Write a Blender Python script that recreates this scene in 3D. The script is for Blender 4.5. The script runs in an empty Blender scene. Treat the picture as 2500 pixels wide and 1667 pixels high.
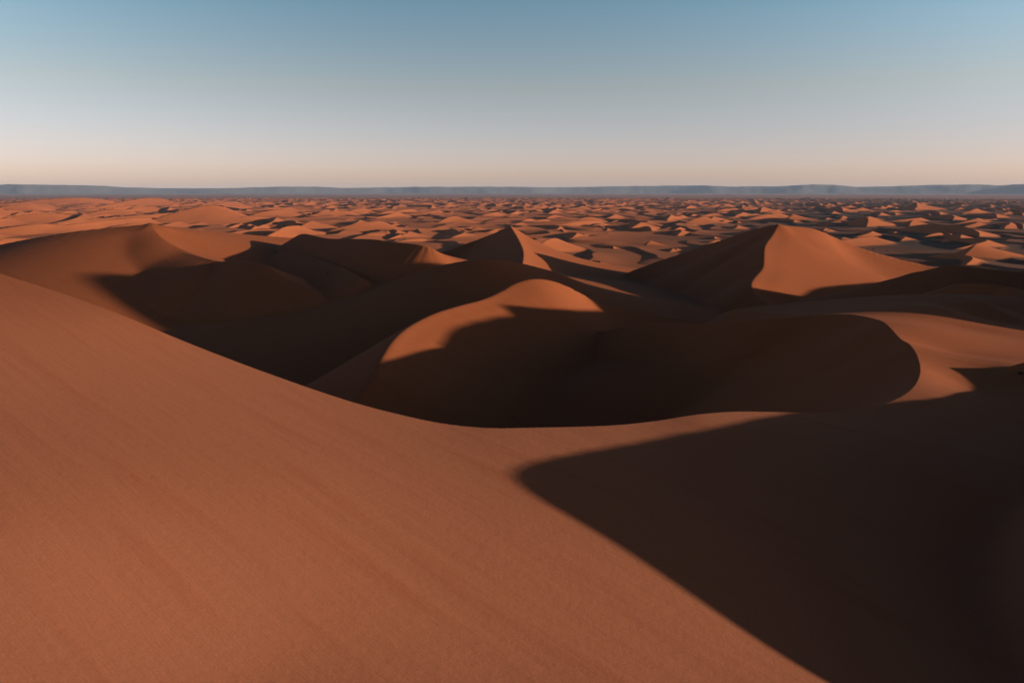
# ---------------------------------------------------------------- terrain (numpy only)
import math
import numpy as np

H = 100.0                                   # camera height above the plain
F_PX, W_PX, H_PX = 1925.0, 2500.0, 1667.0   # focal length in photo pixels
HORIZON = 467.0
PITCH = math.atan((H_PX / 2 - HORIZON) / F_PX)
SUN_AZ, SUN_EL = math.radians(104.0), math.radians(7.5)   # azimuth clockwise from +Y
SUN = np.array([math.sin(SUN_AZ) * math.cos(SUN_EL), math.cos(SUN_AZ) * math.cos(SUN_EL), math.sin(SUN_EL)])


def at(px, py, d):
    """the place seen at a photo pixel, at horizontal distance d"""
    u, v = (px - W_PX / 2) / F_PX, (H_PX / 2 - py) / F_PX
    y, z = math.cos(PITCH) + v * math.sin(PITCH), v * math.cos(PITCH) - math.sin(PITCH)
    h = math.hypot(u, y)
    return (u / h * d, y / h * d, H + z / h * d)


def pts(*rows):
    return np.array([at(*r) for r in rows])


def smooth(a, b, x):
    t = np.clip((x - a) / (b - a), 0, 1)
    return t * t * (3 - 2 * t)


def catmull(p, n):
    p = np.asarray(p, float)
    q = np.vstack([2 * p[0] - p[1], p, 2 * p[-1] - p[-2]])
    out = []
    for i in range(len(p) - 1):
        t = np.linspace(0, 1, n, endpoint=False)[:, None]
        a, b, c, d = q[i], q[i + 1], q[i + 2], q[i + 3]
        out.append(.5 * (2 * b + (c - a) * t + (2 * a - 5 * b + 4 * c - d) * t ** 2 + (3 * b - a - 3 * c + d) * t ** 3))
    return np.vstack(out + [p[-1:]])


def hash2(i, j, seed):
    with np.errstate(over='ignore'):
        h = (i.astype(np.int64) * 374761393 + j.astype(np.int64) * 668265263 + seed * 974711) & 0xffffffff
        h = ((h ^ (h >> 13)) * 1274126177) & 0xffffffff
        h = h ^ (h >> 16)
    return h / 2147483648.0 - 1.0


def noise(x, y, seed=0):
    i, j = np.floor(x), np.floor(y)
    f, g = x - i, y - j
    f, g = f * f * f * (f * (f * 6 - 15) + 10), g * g * g * (g * (g * 6 - 15) + 10)
    a, b = hash2(i, j, seed), hash2(i + 1, j, seed)
    c, d = hash2(i, j + 1, seed), hash2(i + 1, j + 1, seed)
    return (a + (b - a) * f) + ((c + (d - c) * f) - (a + (b - a) * f)) * g


def fbm(x, y, seed=0, octaves=3):
    s, w, t = 0, 1.0, 0
    for k in range(octaves):
        s = s + w * noise(x * 2 ** k + 17.3 * k, y * 2 ** k - 9.1 * k, seed + k)
        t += w
        w *= .5
    return s / t


def tps(P, ctrl):
    """thin plate spline through the control points (x,y,z)"""
    c = np.asarray(ctrl, float)
    n = len(c)
    s = 100.0

    def phi(r2):
        return np.where(r2 > 1e-12, r2 * np.log(np.maximum(r2, 1e-12)), 0)
    X = c[:, :2] / s
    r2 = ((X[:, None] - X[None]) ** 2).sum(-1)
    A = np.zeros((n + 3, n + 3))
    A[:n, :n] = phi(r2) + np.eye(n) * 1e-3
    A[:n, n] = 1
    A[:n, n + 1:] = X
    A[n, :n] = 1
    A[n + 1:, :n] = X.T
    w = np.linalg.solve(A, np.concatenate([c[:, 2], np.zeros(3)]))
    Q = P / s
    out = w[n] + Q @ w[n + 1:]
    for k in range(n):
        out += w[k] * phi(((Q - X[k]) ** 2).sum(-1))
    return out


def near_crest(P, crest):
    """per segment: distance, height of the nearest crest point, signed sine of the side (left of travel = +)"""
    for k in range(len(crest) - 1):
        a, b = crest[k], crest[k + 1]
        e = b[:2] - a[:2]
        L2 = (e ** 2).sum() + 1e-9
        r = P - a[:2]
        t = np.clip((r @ e) / L2, 0, 1)
        q = r - t[:, None] * e
        d = np.hypot(q[:, 0], q[:, 1])
        s = (e[0] * q[:, 1] - e[1] * q[:, 0]) / math.sqrt(L2)
        yield d, a[2] + t * (b[2] - a[2]), s


def slip(d, s, foot=0.0):
    """slip face: straight at the angle of repose"""
    return s * d


def ridge(P, crest, lee='L', s_lee=.6, s_wind=.3, L_wind=120., n=6, q=0., rnd=.8):
    """height of a dune with a sharp crest: straight slip face on the lee side, concave windward slope on the other"""
    c = catmull(crest, n)
    best = np.full(len(P), 1e9)
    side = np.zeros(len(P))
    zl = np.full(len(P), -1e9)
    wz = np.zeros(len(P))
    wt = np.zeros(len(P))
    step = np.hypot(*np.diff(c[:, :2], axis=0).T)
    for k, (d, z, s) in enumerate(near_crest(P, c)):
        m = d < best
        best = np.where(m, d, best)
        side = np.where(m, s / np.maximum(d, 1e-6), side)
        g = step[k] / (d * d + 1.0) ** 2
        wz += g * z
        wt += g
        zl = np.maximum(zl, z - s_lee * (np.sqrt(d * d + rnd * rnd) - rnd) - q * d * d)
    # soft distance to the crest line: exact close by, without creases further out
    ds = (wt / 1.5708) ** (-1 / 3)
    st = step.mean()
    d = best + (np.minimum(ds, best * 1.5) - best) * smooth(.7 * st, 3 * st, best)
    d = np.sqrt(d * d + rnd * rnd) - rnd
    zw = wz / wt - s_wind * L_wind * (1 - np.exp(-d / L_wind)) - .09 * d
    if lee == 'R':
        side = -side
    w = smooth(-.45, .45, side)
    return zw + (zl - zw) * w


def in_poly(P, poly):
    x, y = P[:, 0], P[:, 1]
    ins = np.zeros(len(P), bool)
    n = len(poly)
    for i in range(n):
        x0, y0 = poly[i][:2]
        x1, y1 = poly[(i + 1) % n][:2]
        if y0 == y1:
            continue
        m = ((y0 > y) != (y1 > y)) & (x < (x1 - x0) * (y - y0) / (y1 - y0) + x0)
        ins ^= m
    return ins


def smax(a, b, k):
    m = np.maximum(a, b)
    return m + k * np.log1p(np.exp(-np.abs(a - b) / k))


def boxed(P, z, crest, margin, fn):
    """evaluate fn only near the crest"""
    c = np.asarray(crest)
    lo, hi = c[:, :2].min(0) - margin, c[:, :2].max(0) + margin
    m = ((P >= lo) & (P <= hi)).all(1)
    out = np.full(len(P), -1e3)
    if m.any():
        out[m] = fn(P[m])
    return out


# ------------------------------------------------------------------ the named dunes
# rows are (photo x, photo y, distance): the crest line as read from the photograph
C1 = pts((-420, 590, 250), (-200, 618, 215), (0, 668, 185), (120, 706, 172), (280, 762, 157), (425, 823, 146), (640, 906, 132), (850, 978, 121),
         (1000, 1017, 116), (1100, 1036, 114), (1200, 1044, 113.5), (1300, 1043, 115), (1400, 1041, 117), (1500, 1037, 119.5), (1600, 1027, 123.5),
         (1700, 1011, 128), (1800, 1004, 133), (1900, 1005, 137), (2000, 1007, 142), (2100, 998, 149), (2180, 977, 157),
         (2228, 945, 166), (2246, 905, 178), (2238, 868, 192), (2214, 836, 210), (2180, 808, 234), (2130, 777, 267))
RIM = pts((2130, 777, 267), (2080, 768, 284), (2000, 768, 298), (1900, 775, 308), (1800, 783, 325), (1700, 789, 343), (1600, 785, 362), (1520, 800, 377), (1440, 826, 388), (1360, 865, 394))
A1_CTRL = [at(*r) for r in (
    (0, 1000, 112), (0, 1300, 80), (0, 1667, 60), (600, 1200, 89), (600, 1667, 59), (1250, 1300, 85), (1250, 1667, 61),
    (1700, 1300, 92), (1800, 1667, 69), (2200, 1200, 115), (2200, 1500, 90), (2480, 1150, 130), (2480, 1400, 106), (2480, 1660, 87),
    (2370, 950, 178), (2490, 960, 176), (2320, 860, 218), (2480, 890, 200), (2450, 850, 244), (2250, 800, 250), (2350, 800, 290), (2400, 780, 330), (2480, 800, 310),
    (2300, 750, 325), (2385, 733, 372), (2500, 736, 385), (2180, 748, 324))]
A1_CTRL += [tuple(p) for p in C1]
A1_CTRL += [(-150, 60, 84), (0, 20, 65), (-40, -60, 66), (60, -40, 54), (140, -60, 48), (130, 60, 54), (170, 120, 58), (300, 100, 45), (300, 250, 42), (500, 200, 20), (300, -100, 40), (450, 350, 20)]



A1_CTRL += [at(*r) for r in ((2080, 768, 284), (2000, 768, 298), (1900, 775, 308), (1800, 783, 325), (1700, 789, 343), (1600, 785, 362),
                             (1600, 750, 480), (1800, 745, 430), (2000, 735, 400), (2200, 715, 500), (2400, 705, 520), (2500, 705, 520))]


def z_fore(P):
    """the big near dune: windward sheet, and the slip face that falls from its crest into the bowl"""
    c = catmull(np.vstack([C1, RIM[1:]]), 4)
    poly = np.vstack([c, [[-30, 520, 0], [-900, 700, 0], [-900, 150, 0]]])
    c[:, 2] = np.where(np.arange(len(c)) < 4 * len(C1), tps(c[:, :2], A1_CTRL), c[:, 2])
    a = tps(P, A1_CTRL)
    # soft swells in the hollow at the foot of the big slope
    a = a + 1.1 * fbm(P[:, 0] / 34 + 3, P[:, 1] / 34, 77, 2) * smooth(18, 48, P[:, 0]) * smooth(112, 90, P[:, 1])
    r = np.hypot(P[:, 0], P[:, 1])
    a = a + (-6 - a) * smooth(400, 560, r)
    env = np.full(len(P), -1e9)
    back = np.full(len(P), -1e9)
    for k, (d, z, s) in enumerate(near_crest(P, c)):
        env = np.maximum(env, z - .6 * d)
        if k >= 4 * (len(C1) - 1):
            back = np.maximum(back, z - .3 * d)
    # behind the rim of the bowl the sheet gives way to the rim's own back slope
    f = smooth(115, 60, P[:, 0]) * smooth(280, 330, P[:, 1])
    a = np.maximum(a + (-6 - a) * f, np.where(P[:, 1] > 250, back, -1e9))
    return np.where(in_poly(P, poly), env, a)


def sheet_at(px, py):
    """where the line of sight through a photo pixel meets the near sheet"""
    d = np.exp(np.linspace(math.log(25), math.log(900), 1200))
    p = np.array([at(px, py, x) for x in d])
    return p[np.argmax(tps(p[:, :2], A1_CTRL) > p[:, 2])]


def near_right_crest():
    """the ridge beyond the right frame edge whose shadow lies across the foreground"""
    rows = ((2318, 898, 14), (2340, 915, 21), (2370, 950, 30), (2330, 958, 38), (2245, 975, 48), (1900, 1010, 66),
            (1700, 1050, 72), (1540, 1080, 78), (1385, 1108, 83), (1280, 1130, 86), (1240, 1158, 87), (1295, 1207, 85), (1430, 1275, 82), (1640, 1405, 78),
            (1845, 1535, 74), (2050, 1667, 70), (2250, 1790, 66), (2400, 1900, 62))
    return np.array([sheet_at(a, b) + SUN * (t / math.cos(SUN_EL)) for a, b, t in rows])


def ridge_list():
    R = []

    def add(name, rows, xyz=False, **k):
        R.append((name, np.array(rows, float) if xyz else pts(*rows), k))
    add('bowl_dune', [(850, 1000, 236), (882, 960, 249), (915, 915, 263), (935, 872, 284), (962, 830, 310), (1000, 797, 336), (1060, 766, 358), (1120, 747, 375), (1180, 731, 392),
                      (1225, 711, 405), (1260, 691, 415), (1300, 681, 422), (1340, 684, 427), (1380, 698, 430), (1430, 725, 433), (1470, 742, 435), (1500, 750, 436), (1600, 768, 440), (1700, 780, 446)],
        lee='L', s_lee=.6, s_wind=.32, L_wind=90, n=4, rnd=1.5)
    # the dune at the left
    add('left_brink', [(430, 615, 700), (520, 637, 645), (590, 636, 612), (645, 646, 588), (690, 676, 568), (718, 688, 558), (745, 703, 548), (775, 725, 535), (805, 755, 518), (830, 800, 495)], lee='R', s_lee=.6, s_wind=.35, L_wind=60)
    add('left_spine', [(368, 547, 780), (395, 580, 735), (450, 612, 695), (520, 637, 645)], lee='R', s_lee=.17, s_wind=.25, L_wind=200, q=.0038)
    add('left_top', [(368, 547, 780), (178, 566, 800), (0, 597, 830), (-200, 640, 850)], lee='R', s_lee=.5, s_wind=.12, L_wind=300)
    add('left_back', [(368, 547, 780), (480, 560, 830), (610, 573, 880), (690, 579, 900)], lee='L', s_lee=.5, s_wind=.12, L_wind=300)
    # dark hollow right of it
    add('hollow_rim', [(700, 618, 840), (716, 590, 820), (738, 571, 790), (800, 582, 722), (900, 584, 650), (950, 590, 620), (1035, 600, 590), (1080, 625, 585), (1110, 665, 580)], lee='R', s_lee=.6, s_wind=.2, L_wind=100)
    add('hollow_spur', [(698, 612, 722), (765, 627, 670), (840, 658, 592), (880, 680, 555)], lee='L', s_lee=.55, s_wind=.3, L_wind=100)
    add('mound', [(1000, 672, 550), (1040, 656, 542), (1090, 645, 535), (1140, 636, 530), (1190, 632, 530), (1260, 640, 545), (1350, 662, 560)], lee='L', s_lee=.4, s_wind=.3, L_wind=60)
    add('horn', [(1246, 552, 1000), (1262, 578, 900), (1275, 605, 800), (1278, 625, 740), (1275, 645, 690), (1270, 672, 650)], lee='R', s_lee=.6, s_wind=.55, L_wind=60)
    add('horn_arm', [(1246, 552, 1000), (1190, 576, 1010), (1100, 608, 1000), (1000, 640, 980)], lee='L', s_lee=.55, s_wind=.55, L_wind=60)
    add('peak_front', [(1900, 549, 800), (1885, 575, 770), (1868, 600, 730), (1865, 630, 690), (1862, 655, 660), (1835, 690, 610), (1845, 720, 590), (1890, 752, 560)], lee='R', s_lee=.6, s_wind=.28, L_wind=150)
    add('peak_left', [(1900, 549, 800), (1850, 558, 818), (1780, 580, 845), (1700, 607, 868), (1600, 640, 885), (1500, 678, 880)], lee='L', s_lee=.6, s_wind=.3, L_wind=150)
    add('peak_right', [(1900, 549, 800), (1990, 560, 840), (2060, 590, 850), (2150, 620, 852), (2250, 645, 858), (2330, 658, 860)], lee='L', s_lee=.5, s_wind=.34, L_wind=200)
    add('strip', [(2250, 662, 560), (2320, 648, 560), (2400, 655, 560), (2500, 664, 565), (2600, 660, 580), (2800, 650, 620)], lee='L', s_lee=.4, s_wind=.2, L_wind=100)
    add('wedge', [(2340, 692, 450), (2412, 693, 440), (2460, 700, 435), (2510, 713, 420), (2560, 725, 410), (2700, 730, 400)], lee='R', s_lee=.5, s_wind=.15, L_wind=100)
    add('arm_peak', [(2350, 746, 352), (2385, 733, 352), (2430, 752, 345), (2480, 775, 335), (2540, 800, 320)], lee='R', s_lee=.22, s_wind=.3, L_wind=60, rnd=2)
    # outside the frame on the right
    add('shade_ridge_far', [(455, 250, 40), (455, 285, 72), (452, 318, 70), (448, 350, 74), (439, 380, 119), (436, 404, 141), (438, 424, 127), (443, 446, 104), (452, 500, 60), (480, 560, 58), (560, 680, 42), (600, 760, 10)], xyz=True, lee='L', s_lee=.78, s_wind=.5, L_wind=150, rnd=5)  # added out of view, raised to throw the valleys into shade
    add('shade_ridge_near', [(262, 230, 64), (264, 243, 76.5), (267, 255, 78.6), (273.4, 271.4, 81.2), (287.3, 290.9, 82), (297, 304, 81.7), (299.5, 309, 82), (300.5, 313, 86), (317.4, 319.8, 82.8), (337, 332, 80), (361.8, 355.4, 76.5), (400, 380, 70)], xyz=True, lee='L', s_lee=.75, s_wind=.7, L_wind=150, rnd=.6, n=4)  # added out of view, crest fitted to the shadow edge on the bowl dune
    add('near_right', np.vstack([near_right_crest(), [(95, -80, 55)]]), xyz=True, lee='R', s_lee=.7, s_wind=.6, L_wind=80, n=3, rnd=.5)
    return R


GROUP = {'bowl_dune': 2, 'left_brink': 3, 'left_spine': 3, 'left_top': 3, 'left_back': 3, 'hollow_rim': 4, 'hollow_spur': 4, 'mound': 5, 'horn': 6, 'horn_arm': 6,
         'peak_front': 7, 'peak_left': 7, 'peak_right': 7, 'strip': 8, 'wedge': 9, 'shade_ridge_far': 10, 'near_right': 10, 'shade_ridge_near': 10, 'arm_peak': 1}


def base_level(X, Y):
    r = np.hypot(X, Y)
    # transverse waves of sand under the far dunes: long windward ramps, short slip faces
    deg = np.degrees(np.arctan2(X, Y))
    wz = 0
    far = r > 850
    if np.any(far):
        x, y, q = X[far], Y[far], r[far]
        a = (x * math.sin(math.radians(273)) + y * math.cos(math.radians(273)))
        ph = a / 150 + 1.5 * fbm(x / 420, y / 420, 61, 3) + .5 * fbm(x / 130, y / 130, 62, 2)
        t = ph - np.floor(ph)
        prof = np.where(t < .80, (t / .80) ** 1.15, 1 - (t - .80) / .20)
        amp = 13 * np.clip(.62 + .75 * fbm(x / 330, y / 330, 63, 3), .05, 1.25) * (1 - .62 * smooth(6, 20, deg[far])) * smooth(850, 1150, q) * smooth(12200, 10500, q)
        wz = np.zeros(X.shape)
        wz[far] = amp * prof
    return wz + 6 * smooth(900, 500, r) + 5 * fbm(X / 160, Y / 160, 3) * smooth(900, 400, r) + 4 * fbm(X / 900, Y / 900, 5, 2) * smooth(700, 1500, r) * smooth(12000, 8000, r)


def named(P):
    """height and owner of the named dunes at the points P"""
    z = base_level(P[:, 0], P[:, 1])
    own = np.zeros(len(P), np.int32)
    r = np.hypot(P[:, 0], P[:, 1])
    m = r < 640
    f = np.full(len(P), -1e3)
    if m.any():
        f[m] = z_fore(P[m])
    own[f > z] = 1
    z = smax(z, f, 1.2)
    for name, crest, k in ridge_list():
        zr = boxed(P, z, crest, 300, lambda Q: ridge(Q, crest, **k))
        own[zr > z] = GROUP[name]
        z = smax(z, zr, .8)
    return z, own


def height(P, far=True):
    return named(np.asarray(P, float))[0]


# ------------------------------------------------------------------ the dune field beyond
def crescent(a, c, h, W, curve, wig, ph, s_lee, s_wind, bump):
    """a dune in its own axes: a downwind, c across; sharp crest, straight slip face, concave windward slope, horns downwind"""
    t = c / W
    body = np.clip(1 - t * t, 0, 1)
    hc = h * body ** .9 * (1 + bump * np.cos(3.1 * t + ph))
    a0 = curve * W * t * t + wig * W * np.sin(2.4 * t + ph)
    d = a - a0
    L = 3.2 * h / s_wind * .55
    wind = hc - s_wind * L * (1 - np.exp(np.minimum(d, 0) / L)) - .05 * np.maximum(-d, 0)
    lee = hc - s_lee * np.maximum(d, 0)
    return np.where(d > 0, lee, wind) - 1.2 - 40 * np.clip(np.abs(t) - 1, 0, 1)


TRACED = (  # photo x, crest row, foot row, half width, azimuth the slip face looks at
    (2382, 596, 634, 95, 300), (2308, 582, 599, 45, 300), (2325, 546, 574, 170, 273), (2110, 530, 553, 75, 278), (2225, 537, 553, 60, 288), (2235, 495, 514, 75, 288),
    (1935, 524, 540, 40, 300), (2060, 578, 592, 25, 300), (1590, 588, 606, 32, 300), (1655, 603, 618, 42, 278), (1740, 526, 542, 48, 278), (1560, 538, 561, 100, 278),
    (1375, 558, 574, 60, 273), (1500, 522, 536, 120, 273), (1110, 528, 546, 70, 288), (1160, 553, 569, 26, 300), (900, 538, 568, 110, 303), (1000, 562, 582, 90, 273),
    (500, 503, 548, 130, 300), (280, 508, 528, 70, 288), (90, 548, 572, 130, 290), (60, 500, 520, 80, 300), (680, 508, 532, 90, 288), (830, 512, 530, 110, 288), (1400, 565, 585, 110, 263),
    (2480, 540, 560, 60, 278), (2420, 520, 534, 60, 278), (160, 480, 500, 120, 310), (360, 482, 505, 130, 280), (1660, 560, 575, 100, 273), (2180, 562, 574, 40, 288), (130, 520, 545, 130, 290),
    (330, 545, 562, 70, 298), (760, 540, 560, 60, 278), (620, 525, 548, 80, 298), (2010, 556, 568, 60, 278), (1800, 548, 560, 50, 288), (1860, 505, 520, 60, 278), (2050, 505, 520, 70, 278))


def far_dunes():
    rng = np.random.default_rng(11)
    out = []
    for px, top, foot, half, look in TRACED:
        x, y, z = at(px, foot, 1.0)
        d = H / (H - z)
        d = min(max(d, 900.), 6500.)
        h = at(px, top, d * 1.02)[2]
        x, y, z = at(px, foot, d * 1.02)
        out.append((x, y, float(np.clip(h, 5, 55)), half / F_PX * d * 1.15, look, .25, .06, rng.uniform(0, 6), .24, .12))
    n = 0
    for k in range(7500):
        r = math.sqrt(rng.uniform(950 ** 2, 11600 ** 2))
        az = rng.uniform(-46, 56)
        u = rng.uniform(size=8)
        left = smooth(2, -30, az)
        keep = .60 - .10 * smooth(8, 22, az) + .1 * (r > 3000)
        if u[0] > keep:
            continue
        big = u[1] ** 2.5
        h = (7 + 14 * big) * (1 + .35 * left) * (1 - .2 * smooth(5000, 11600, r))
        W = h * (5 + 8 * u[2]) * (1 + .3 * left)
        x, y = r * math.sin(math.radians(az)), r * math.cos(math.radians(az))
        look = 275 + 26 * (u[3] - .5) * 2 + 16 * math.sin(x / 900) - 4 * left
        if r < 1150 and -6 < az < 22:
            h *= .6
        out.append((x, y, h, W, look, .15 + .35 * u[4], .12 * u[5], 6.28 * u[6], .22 + .14 * u[7], .22 * u[5]))
    return out


def add_far(az, rr, Z, X, Y, own):
    """lay the far dunes onto the polar grid az x rr"""
    for (x, y, h, W, look, curve, wig, ph, sw, bump) in far_dunes():
        R = max(W * 1.5, h * 9)
        r, a = math.hypot(x, y), math.atan2(x, y)
        i0, i1 = np.searchsorted(az, [a - R / r, a + R / r])
        j0, j1 = np.searchsorted(rr, [r - R, r + R])
        if i1 <= i0 or j1 <= j0:
            continue
        dx, dy = X[i0:i1, j0:j1] - x, Y[i0:i1, j0:j1] - y
        wob = 1 + 0 * dx
        s, c = math.sin(math.radians(look)), math.cos(math.radians(look))
        aa, cc = dx * s + dy * c, dx * c - dy * s
        aa = aa + .16 * W * np.sin(cc / W * 3 + ph) * .5 + 4 * noise(dx / 55, dy / 55, int(ph * 100))
        zz = crescent(aa, cc, h, W, curve, wig, ph, .6, sw, bump)
        sub = Z[i0:i1, j0:j1]
        Z[i0:i1, j0:j1] = smax(sub, zz, .35)
AZ_STEP = .055
ROW_SCALE = 1.0
HAZE = 1.1e-5
HAZE_COLOR = (.50, .62, .86, 1)
SUN_STRENGTH = 5.0
SUN_COLOR = (1.0, .86, .68)
# elevation in degrees, factor on the Nishita sky
SKY = ((0, (1.72, 1.50, 2.55)), (1.8, (1.69, 1.475, 2.43)), (7, (1.45, 1.26, 1.38)), (12.6, (1.0, 1.22, 1.36)), (18, (.78, 1.02, 1.2)), (30, (.50, .70, .86)), (45, (.17, .26, .34)), (90, (.06, .10, .15)))


# ---------------------------------------------------------------- Blender scene
import bpy
from mathutils import Vector, Matrix

scene = bpy.context.scene
COL = scene.collection


def tag(o, label=None, cat=None, group=None, kind=None):
    for k, v in (('label', label), ('category', cat), ('group', group), ('kind', kind)):
        if v:
            o[k] = v
    return o


# ------------------------------------------------------------------ materials
def nodes(name):
    m = bpy.data.materials.new(name)
    m.use_nodes = True
    nt = m.node_tree
    return m, nt, nt.nodes['Principled BSDF']


def add(nt, kind, **props):
    n = nt.nodes.new(kind)
    for k, v in props.items():
        setattr(n, k, v)
    return n


def mix(nt, fac, a, b, blend='MIX'):
    n = add(nt, 'ShaderNodeMix', data_type='RGBA', blend_type=blend)
    for sock, v in ((n.inputs[0], fac), (n.inputs[6], a), (n.inputs[7], b)):
        if isinstance(v, bpy.types.NodeSocket):
            nt.links.new(v, sock)
        else:
            sock.default_value = v
    return n.outputs[2]


def noise_tex(nt, vec, scale, detail=3, rough=.5):
    n = add(nt, 'ShaderNodeTexNoise')
    n.inputs['Scale'].default_value = scale
    n.inputs['Detail'].default_value = detail
    n.inputs['Roughness'].default_value = rough
    nt.links.new(vec, n.inputs['Vector'])
    return n.outputs['Fac']


def ramp(nt, fac, a, b):
    n = add(nt, 'ShaderNodeMapRange')
    n.inputs['From Min'].default_value = a
    n.inputs['From Max'].default_value = b
    nt.links.new(fac, n.inputs['Value'])
    return n.outputs['Result']


def sand_material(name, SAND_A, SAND_B, SAND_RED, STONE_A, STONE_B):
    m, nt, b = nodes(name)
    tc = add(nt, 'ShaderNodeTexCoord').outputs['Object']
    # wind streaks: noise drawn out along the slope
    turn = add(nt, 'ShaderNodeMapping')
    turn.inputs['Rotation'].default_value = (0, 0, math.radians(STREAK_ROT))
    nt.links.new(tc, turn.inputs['Vector'])
    mp = add(nt, 'ShaderNodeMapping')
    mp.inputs['Scale'].default_value = (.022, .24, .0)
    nt.links.new(turn.outputs[0], mp.inputs['Vector'])
    streak = noise_tex(nt, mp.outputs[0], 1.0, 4, .6)
    broad = noise_tex(nt, tc, .012, 4, .55)
    grain = noise_tex(nt, tc, 5.0, 5, .85)
    pale = add(nt, 'ShaderNodeAttribute', attribute_name='pale').outputs['Fac']
    tone = ramp(nt, broad, .3, .7)
    mark = ramp(nt, streak, .55, .85)
    base = mix(nt, mark, mix(nt, tone, (*SAND_A, 1), (*SAND_B, 1)), (*SAND_RED, 1))
    near = mix(nt, mark, mix(nt, tone, (*PALE_A, 1), (*PALE_B, 1)), (*PALE_RED, 1))
    base = mix(nt, pale, base, near)      # nearest sand coloured paler and pinker, imitating veiling glare and a lifted shadow
    gr = add(nt, 'ShaderNodeMapRange')
    gr.inputs['From Min'].default_value, gr.inputs['From Max'].default_value = .25, .75
    gr.inputs['To Min'].default_value, gr.inputs['To Max'].default_value = .80, 1.20
    nt.links.new(grain, gr.inputs['Value'])
    base = mix(nt, 1.0, base, gr.outputs[0], 'MULTIPLY')
    # stony ground between the far dunes
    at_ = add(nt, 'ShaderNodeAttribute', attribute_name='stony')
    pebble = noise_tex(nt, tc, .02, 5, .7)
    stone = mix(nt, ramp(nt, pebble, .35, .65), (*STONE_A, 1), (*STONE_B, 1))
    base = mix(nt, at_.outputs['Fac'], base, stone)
    nt.links.new(base, b.inputs['Base Color'])
    b.inputs['Roughness'].default_value = .95
    b.inputs['Specular IOR Level'].default_value = .05
    # ripples
    wv = add(nt, 'ShaderNodeTexWave', wave_type='BANDS', bands_direction='X')
    wv.inputs['Scale'].default_value = .9
    wv.inputs['Distortion'].default_value = 7
    wv.inputs['Detail'].default_value = 3
    wv.inputs['Detail Scale'].default_value = .6
    mp2 = add(nt, 'ShaderNodeMapping')
    mp2.inputs['Rotation'].default_value = (0, 0, math.radians(STREAK_ROT + 90))
    nt.links.new(tc, mp2.inputs['Vector'])
    nt.links.new(mp2.outputs[0], wv.inputs['Vector'])
    mid = noise_tex(nt, tc, .9, 5, .75)
    hgt = add(nt, 'ShaderNodeMath', operation='MULTIPLY_ADD')
    nt.links.new(wv.outputs['Fac'], hgt.inputs[0])
    hgt.inputs[1].default_value = .005
    sc_ = add(nt, 'ShaderNodeMath', operation='MULTIPLY')
    nt.links.new(mid, sc_.inputs[0])
    sc_.inputs[1].default_value = .10
    nt.links.new(sc_.outputs[0], hgt.inputs[2])
    st2 = add(nt, 'ShaderNodeMath', operation='MULTIPLY_ADD')
    nt.links.new(streak, st2.inputs[0])
    st2.inputs[1].default_value = .30
    nt.links.new(hgt.outputs[0], st2.inputs[2])
    bump = add(nt, 'ShaderNodeBump')
    bump.inputs['Strength'].default_value = .55
    bump.inputs['Distance'].default_value = 1.0
    nt.links.new(st2.outputs[0], bump.inputs['Height'])
    nt.links.new(bump.outputs[0], b.inputs['Normal'])
    return m


def rock_material():
    m, nt, b = nodes('rock')
    tc = add(nt, 'ShaderNodeTexCoord').outputs['Object']
    n = noise_tex(nt, tc, .0012, 6, .65)
    nt.links.new(mix(nt, ramp(nt, n, .35, .65), (.065, .054, .05, 1), (.08, .066, .058, 1)), b.inputs['Base Color'])
    b.inputs['Roughness'].default_value = 1
    return m


STREAK_ROT = 37.0
PALE_A, PALE_B, PALE_RED = (.254, .086, .044), (.283, .0965, .050), (.24, .068, .032)  # near sand lightened in place of glare and shadow fill
SAND_A, SAND_B, SAND_RED = (0.235, 0.066, 0.0245), (0.26, 0.072, 0.0265), (0.22, 0.05, 0.017)
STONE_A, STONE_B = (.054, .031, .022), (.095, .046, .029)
SAND = sand_material('orange_sand', SAND_A, SAND_B, SAND_RED, STONE_A, STONE_B)
FAR_SAND = sand_material('sun_boosted_sand', (0.37, 0.107, 0.041), (0.405, 0.118, 0.045), (0.34, 0.084, 0.03), STONE_A, STONE_B)  # lighter copy of the sand; its colour stands in for stronger sunlight far off
PLAIN = sand_material('gravel', (.42, .127, .051), (.46, .140, .056), (.39, .10, .037), (.20, .10, .082), (.30, .137, .10))
ROCK = rock_material()

# ------------------------------------------------------------------ the dune sea on one polar grid, split into its dunes
# columns by azimuth, rows by distance: fine where it is looked at, coarse all round
AZ = np.radians(np.concatenate([np.arange(-180, -60, 3.), np.arange(-60, -36, .5), np.arange(-36, 37, AZ_STEP), np.arange(37, 70, .3), np.arange(70, 180, 3.)]))


def rows():
    r = [3.0]
    while r[-1] < 42000:
        x = r[-1]
        f = .03 if x < 25 else .0065 if x < 92 else .0028 if x < 280 else .0045 if x < 900 else .0028 if x < 3500 else .0034 if x < 7000 else .005 if x < 12000 else .04
        r.append(x * (1 + f * ROW_SCALE))
    return np.array(r)


RR = rows()
A_, R_ = np.meshgrid(AZ, RR, indexing='ij')
X_, Y_ = R_ * np.sin(A_), R_ * np.cos(A_)
Z_, OWN = named(np.stack([X_.ravel(), Y_.ravel()], 1))
Z_, OWN = Z_.reshape(X_.shape), OWN.reshape(X_.shape)
floor_ = base_level(X_, Y_)
add_far(AZ, RR, Z_, X_, Y_, None)
relief = Z_ - floor_
OWN[(OWN > 1) & (relief < 1.5)] = 0
OWN[(OWN == 0) & (R_ > 11900)] = 20
OWN[(OWN == 0) & (R_ > 900)] = 21

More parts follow.
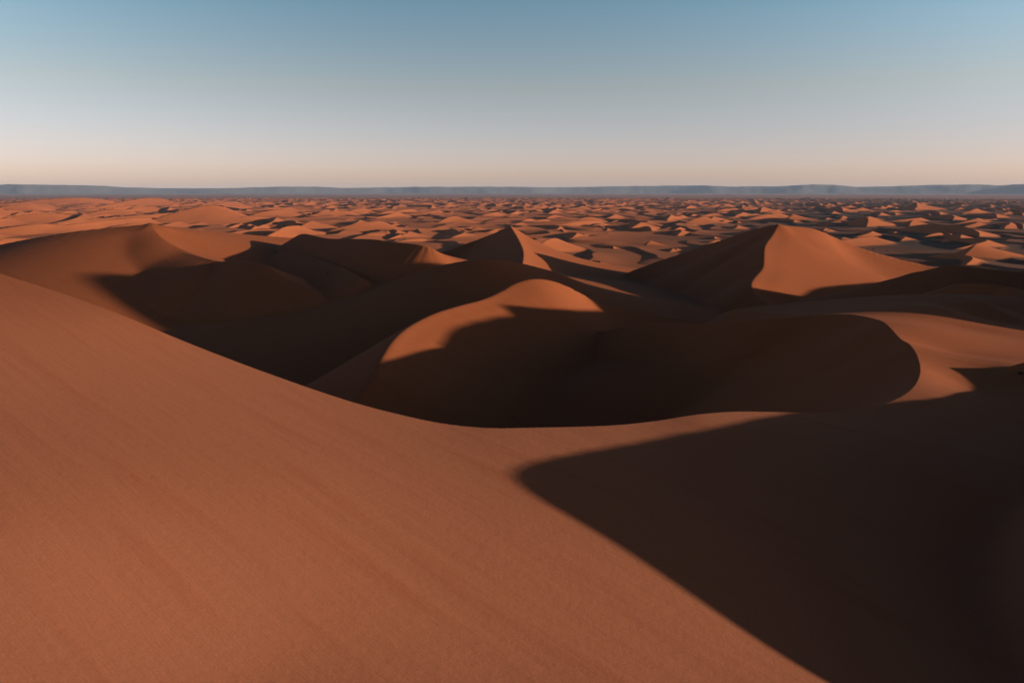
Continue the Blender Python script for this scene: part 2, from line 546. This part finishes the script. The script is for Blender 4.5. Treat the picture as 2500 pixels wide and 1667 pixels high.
stony = (1 - smooth(.6, 3.0, relief)) * smooth(620, 900, R_)
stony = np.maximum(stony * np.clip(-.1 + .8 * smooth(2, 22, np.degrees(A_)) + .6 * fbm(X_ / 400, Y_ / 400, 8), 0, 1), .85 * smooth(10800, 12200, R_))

N = len(AZ)
M = len(RR)
# normals of the whole sheet, so that neighbouring dunes meet without a seam
P3 = np.stack([X_, Y_, Z_], -1)
da = np.roll(P3, -1, 0) - np.roll(P3, 1, 0)
dr = np.gradient(P3, axis=1)
NRM = np.cross(da, dr)
NRM /= np.linalg.norm(NRM, axis=-1, keepdims=True)
NRM *= np.sign(NRM[..., 2:3])

idx = np.arange(N * M).reshape(N, M)
i2 = np.roll(idx, -1, 0)
quads = np.stack([idx[:, :-1], idx[:, 1:], i2[:, 1:], i2[:, :-1]], -1).reshape(-1, 4)   # seen from above: counter-clockwise below
qown = OWN[:, :-1].reshape(-1)
PALEf = smooth(215, 125, R_).reshape(-1)
P3f, NRMf, STf = P3.reshape(-1, 3), NRM.reshape(-1, 3), stony.reshape(-1)


def piece(name, q, material):
    used, inv = np.unique(q.ravel(), return_inverse=True)
    q = inv.reshape(q.shape)[:, ::-1]
    me = bpy.data.meshes.new(name)
    me.vertices.add(len(used))
    me.vertices.foreach_set('co', P3f[used].astype(np.float32).ravel())
    n = len(q)
    me.loops.add(4 * n)
    me.loops.foreach_set('vertex_index', q.astype(np.int32).ravel())
    me.polygons.add(n)
    me.polygons.foreach_set('loop_start', np.arange(0, 4 * n, 4, dtype=np.int32))
    me.polygons.foreach_set('use_smooth', np.ones(n, bool))
    me.update(calc_edges=True)
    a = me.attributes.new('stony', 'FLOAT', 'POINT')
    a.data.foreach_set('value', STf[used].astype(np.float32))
    a = me.attributes.new('pale', 'FLOAT', 'POINT')
    a.data.foreach_set('value', PALEf[used].astype(np.float32))
    me.normals_split_custom_set_from_vertices(NRMf[used])
    me.materials.append(material)
    o = bpy.data.objects.new(name, me)
    COL.objects.link(o)
    return o


PIECES = {
    0: ('sand_floor', 'dark shaded sand floor of the valleys between the dunes', 'sand', None),
    1: ('sand_dune', 'huge nearest dune, its sunlit face filling the lower left, sharp crest curving round a dark bowl', 'dune', 1),
    2: ('sand_dune', 'rounded dune rising from the dark bowl, lit as an orange crescent along its top', 'dune', 1),
    3: ('sand_dune', 'broad smooth dune at the left edge with a dull red left flank and bright right face', 'dune', 1),
    4: ('sand_dune', 'low dune with a dark hollow, just right of the broad left dune', 'dune', 1),
    5: ('sand_dune', 'low smooth shaded sand mound directly behind the crescent-lit dune', 'dune', 1),
    6: ('sand_dune', 'dune with a black steep left face and a long lit tail, in the middle distance at the centre', 'dune', 1),
    7: ('sand_dune', 'tall peaked dune right of centre, black on its left face and orange on its right', 'dune', 1),
    8: ('sand_dune', 'long low dune at the right edge, below the right foot of the tall peaked dune', 'dune', 1),
    9: ('sand_dune', 'low dark dune at the right edge, just beyond the lit right arm of the nearest dune', 'dune', 1),
    10: ('sand_dune', 'dune at the right edge whose shadow darkens the foreground, with added unseen ridges that shade the ground beyond', 'dune', 1),
    20: ('gravel_plain', 'flat purplish brown gravel plain beyond the last dunes', 'plain', None),
    21: ('dune_field', 'field of countless small orange dunes with dark shadows reaching to the horizon plain', 'dunes', None),
}
for k, (name, label, cat, g) in PIECES.items():
    sel = quads[qown == k]
    if len(sel):
        tag(piece(name, sel, PLAIN if k == 20 else FAR_SAND if k == 21 else SAND), label, cat, 'large dunes' if g else None, 'structure')

# ------------------------------------------------------------------ a few dry shrubs
TWIG, nt, b = nodes('dry_twig')
b.inputs['Base Color'].default_value = (.06, .042, .028, 1)
b.inputs['Roughness'].default_value = .9
LEAF, nt, b = nodes('dull_leaf')
b.inputs['Base Color'].default_value = (.045, .048, .022, 1)
b.inputs['Roughness'].default_value = .8


def blades(rng, n, size, spread, flat_, w0, leafy):
    v, f = [], []
    for _ in range(n):
        a, t = rng.uniform(0, 2 * math.pi), rng.uniform(.1, 1.25)
        d = np.array([math.cos(a) * math.sin(t), math.sin(a) * math.sin(t), math.cos(t) * flat_])
        side = np.cross(d, (0, 0, 1.0001))
        side /= np.linalg.norm(side) + 1e-6
        if leafy:
            c = d * size * rng.uniform(.35, 1.0)
            l, w = d * w0 * 2.2, side * w0
            quad = [c - l, c + w, c + l, c - w]
        else:
            e = d * size * rng.uniform(.6, 1.0)
            quad = [side * w0, side * -w0, e - side * w0 * .3, e + side * w0 * .3]
        f.append(tuple(range(len(v), len(v) + 4)))
        v += [tuple(q) for q in quad]
    return v, f


def shrub(px, py, dguess, size, label, seed):
    d = np.exp(np.linspace(math.log(dguess * .4), math.log(dguess * 2.5), 1500))
    p = np.array([at(px, py, x) for x in d])
    k = int(np.argmax(height(p[:, :2]) > p[:, 2]))
    rng = np.random.default_rng(seed)
    root = bpy.data.objects.new('shrub', None)
    root.location = (p[k][0], p[k][1], float(height(p[k:k + 1, :2])[0]) - .03)
    COL.objects.link(root)
    tag(root, label, 'shrub', 'desert shrubs')
    for nm, args, mat in (('branches', (70, size, 1, .8, size * .02, False), TWIG), ('foliage', (420, size * .95, 1, .8, size * .045, True), LEAF)):
        me = bpy.data.meshes.new(nm)
        me.from_pydata(*[x if i else x for i, x in enumerate((blades(rng, *args)[0], [], [tuple(range(4 * i, 4 * i + 4)) for i in range(args[0])]))])
        me.materials.append(mat)
        o = bpy.data.objects.new(nm, me)
        o.parent = root
        COL.objects.link(o)


shrub(2132, 610, 1250, 3.0, 'small dark shrub on the flat just beyond the right slope of the peaked dune', 1)
shrub(2166, 613, 1250, 2.4, 'smaller dark shrub right of the other one, beyond the peaked dune', 2)
shrub(2492, 916, 190, 1.0, 'dark little shrub at the right picture edge on the shaded near slope', 3)
shrub(799, 668, 560, 1.6, 'tiny dark shrub on the shaded slope below the dark hollow at left', 4)

# ------------------------------------------------------------------ the far table hills
ha = np.radians(np.arange(-60, 60, .05))
hd = np.linspace(0, 1, 26)
HA, HD = np.meshgrid(ha, hd, indexing='ij')
deg = np.degrees(HA)
hr = 33500 + 5200 * HD + 1500 * fbm(deg / 5, 0 * deg, 45, 2)
sky_x = np.array([-900, -600, -300, 0, 60, 150, 290, 330, 420, 560, 640, 700, 790, 850, 1000, 1250, 1330, 1500, 1640, 1700, 1760, 1880, 1960, 2010, 2060, 2130, 2230, 2350, 2390, 2430, 2500, 2700, 3000, 3400])
sky_y = np.array([455, 452, 456, 455, 452.5, 453, 455, 458, 460, 460.5, 458, 456, 456, 459, 456.5, 456, 457.5, 455, 452.5, 453, 456, 455.5, 451.5, 453, 457, 456.5, 453, 452.5, 454.5, 453, 450.5, 453, 456, 452])
azx = np.degrees(np.arctan((sky_x - W_PX / 2) / F_PX / math.cos(PITCH)))
flat = H + (HORIZON - np.interp(deg, azx, sky_y)) / F_PX * 34500
flat = flat + 9 * fbm(deg / .9, HD * 2, 42, 3)
front = smooth(0, .45, HD + .07 * fbm(deg / 1.6, HD * 2, 43, 3))
hz = flat * front * (1 + .03 * fbm(deg / .4, HD * 6, 44, 3)) - 5
hp = np.stack([hr * np.sin(HA), hr * np.cos(HA), hz], -1)
n_, m_ = HA.shape
ii = np.arange(n_ * m_).reshape(n_, m_)
hq = np.stack([ii[:-1, :-1], ii[1:, :-1], ii[1:, 1:], ii[:-1, 1:]], -1).reshape(-1, 4)
me = bpy.data.meshes.new('hills')
me.from_pydata(hp.reshape(-1, 3).tolist(), [], hq[:, ::1].tolist())
me.polygons.foreach_set('use_smooth', np.ones(len(hq), bool))
me.materials.append(ROCK)
hills = bpy.data.objects.new('hills', me)
COL.objects.link(hills)
tag(hills, 'long blue-grey line of flat-topped hills on the horizon', 'hills', None, 'structure')

# ------------------------------------------------------------------ air
if HAZE:
    hm = bpy.data.materials.new('air')
    hm.use_nodes = True
    nt = hm.node_tree
    nt.nodes.remove(nt.nodes['Principled BSDF'])
    pv = nt.nodes.new('ShaderNodeVolumePrincipled')
    pv.inputs['Color'].default_value = HAZE_COLOR
    pv.inputs['Density'].default_value = HAZE
    pv.inputs['Anisotropy'].default_value = .0
    nt.links.new(pv.outputs[0], nt.nodes['Material Output'].inputs['Volume'])
    me = bpy.data.meshes.new('haze')
    s_, lo, hi = 46000., -60., 460.
    v = [(x * s_, y * s_, z) for z in (lo, hi) for x, y in ((-1, -1), (1, -1), (1, 1), (-1, 1))]
    me.from_pydata(v, [], [(3, 2, 1, 0), (4, 5, 6, 7), (0, 1, 5, 4), (1, 2, 6, 5), (2, 3, 7, 6), (3, 0, 4, 7)])
    me.materials.append(hm)
    hz_ = bpy.data.objects.new('haze', me)
    COL.objects.link(hz_)
    tag(hz_, 'thin pale haze that fades the far dunes and hills', 'haze', None, 'stuff')

# ------------------------------------------------------------------ light
w = bpy.data.worlds.new('World')
scene.world = w
w.use_nodes = True
nt = w.node_tree
sky = nt.nodes.new('ShaderNodeTexSky')
sky.sky_type = 'NISHITA'
sky.sun_disc = False
sky.sun_elevation, sky.sun_rotation = SUN_EL, SUN_AZ
sky.altitude = 700
bg = nt.nodes['Background']
bg.inputs['Strength'].default_value = .0575
# the evening colours of the clear sky: warm and pale at the horizon, teal above, deep blue overhead
geo = nt.nodes.new('ShaderNodeTexCoord')
sep = nt.nodes.new('ShaderNodeSeparateXYZ')
nt.links.new(geo.outputs['Generated'], sep.inputs[0])
cr = nt.nodes.new('ShaderNodeValToRGB')
cr.color_ramp.interpolation = 'EASE' if False else 'LINEAR'
mr = nt.nodes.new('ShaderNodeMapRange')
mr.inputs['From Min'].default_value, mr.inputs['From Max'].default_value = 0.0, 1.0
nt.links.new(sep.outputs['Z'], mr.inputs['Value'])
pw = nt.nodes.new('ShaderNodeMath')
pw.operation = 'POWER'
pw.inputs[1].default_value = .5
nt.links.new(mr.outputs[0], pw.inputs[0])
nt.links.new(pw.outputs[0], cr.inputs[0])
el = cr.color_ramp.elements
while len(el) > 1:
    el.remove(el[-1])
for k, (deg_, c) in enumerate(SKY):
    p = math.sqrt(max(math.sin(math.radians(deg_)), 0))
    e = el[0] if k == 0 else el.new(p)
    e.position = p
    e.color = (c[0] / 3, c[1] / 3, c[2] / 3, 1)
mul = nt.nodes.new('ShaderNodeVectorMath')
mul.operation = 'MULTIPLY'
nt.links.new(sky.outputs[0], mul.inputs[0])
tri = nt.nodes.new('ShaderNodeVectorMath')
tri.operation = 'SCALE'
tri.inputs['Scale'].default_value = 3
nt.links.new(cr.outputs[0], tri.inputs[0])
nt.links.new(tri.outputs[0], mul.inputs[1])
# away from the band ninety degrees from the sun the high sky is paler
dt = nt.nodes.new('ShaderNodeVectorMath')
dt.operation = 'DOT_PRODUCT'
nt.links.new(geo.outputs['Generated'], dt.inputs[0])
dt.inputs[1].default_value = (math.sin(math.radians(78)), math.cos(math.radians(78)), 0)
sq = nt.nodes.new('ShaderNodeMath')
sq.operation = 'MULTIPLY'
nt.links.new(dt.outputs['Value'], sq.inputs[0])
nt.links.new(dt.outputs['Value'], sq.inputs[1])
up = nt.nodes.new('ShaderNodeMapRange')
up.interpolation_type = 'SMOOTHSTEP'
up.inputs['From Min'].default_value, up.inputs['From Max'].default_value = .03, .22
up.inputs['To Min'].default_value, up.inputs['To Max'].default_value = .15, 1.25
nt.links.new(sep.outputs['Z'], up.inputs['Value'])
ma = nt.nodes.new('ShaderNodeMath')
ma.operation = 'MULTIPLY_ADD'
cap_ = nt.nodes.new('ShaderNodeMath')
cap_.operation = 'MINIMUM'
cap_.inputs[1].default_value = .45
nt.links.new(sq.outputs[0], cap_.inputs[0])
fade = nt.nodes.new('ShaderNodeMapRange')
fade.interpolation_type = 'SMOOTHSTEP'
fade.inputs['From Min'].default_value, fade.inputs['From Max'].default_value = .22, .42
fade.inputs['To Min'].default_value, fade.inputs['To Max'].default_value = 1.0, 0.0
nt.links.new(sep.outputs['Z'], fade.inputs['Value'])
cf = nt.nodes.new('ShaderNodeMath')
cf.operation = 'MULTIPLY'
nt.links.new(cap_.outputs[0], cf.inputs[0])
nt.links.new(fade.outputs[0], cf.inputs[1])
nt.links.new(cf.outputs[0], ma.inputs[0])
nt.links.new(up.outputs[0], ma.inputs[1])
ma.inputs[2].default_value = 1.0
pale = nt.nodes.new('ShaderNodeVectorMath')
pale.operation = 'SCALE'
nt.links.new(mul.outputs[0], pale.inputs[0])
nt.links.new(ma.outputs[0], pale.inputs['Scale'])
nt.links.new(pale.outputs[0], bg.inputs['Color'])

sl = bpy.data.lights.new('sun', 'SUN')
sl.energy = SUN_STRENGTH
sl.color = SUN_COLOR
sl.angle = math.radians(.6)
so = bpy.data.objects.new('sun', sl)
COL.objects.link(so)
so.rotation_euler = Vector(SUN).to_track_quat('Z', 'Y').to_euler()

# ------------------------------------------------------------------ camera
cd = bpy.data.cameras.new('camera')
cd.sensor_fit = 'HORIZONTAL'
cd.sensor_width = 36
cd.lens = 36 * F_PX / W_PX
cd.clip_start, cd.clip_end = .5, 120000
cam = bpy.data.objects.new('camera', cd)
COL.objects.link(cam)
cam.location = (0, 0, H)
cam.rotation_euler = (math.pi / 2 - PITCH, 0, 0)
scene.camera = cam

scene.render.engine = 'CYCLES'
scene.cycles.max_bounces = 6
scene.cycles.diffuse_bounces = 3
scene.cycles.volume_bounces = 0
scene.view_settings.view_transform = 'Standard'
scene.view_settings.look = 'None'
scene.view_settings.exposure = 0.8
scene.view_settings.gamma = 1.0
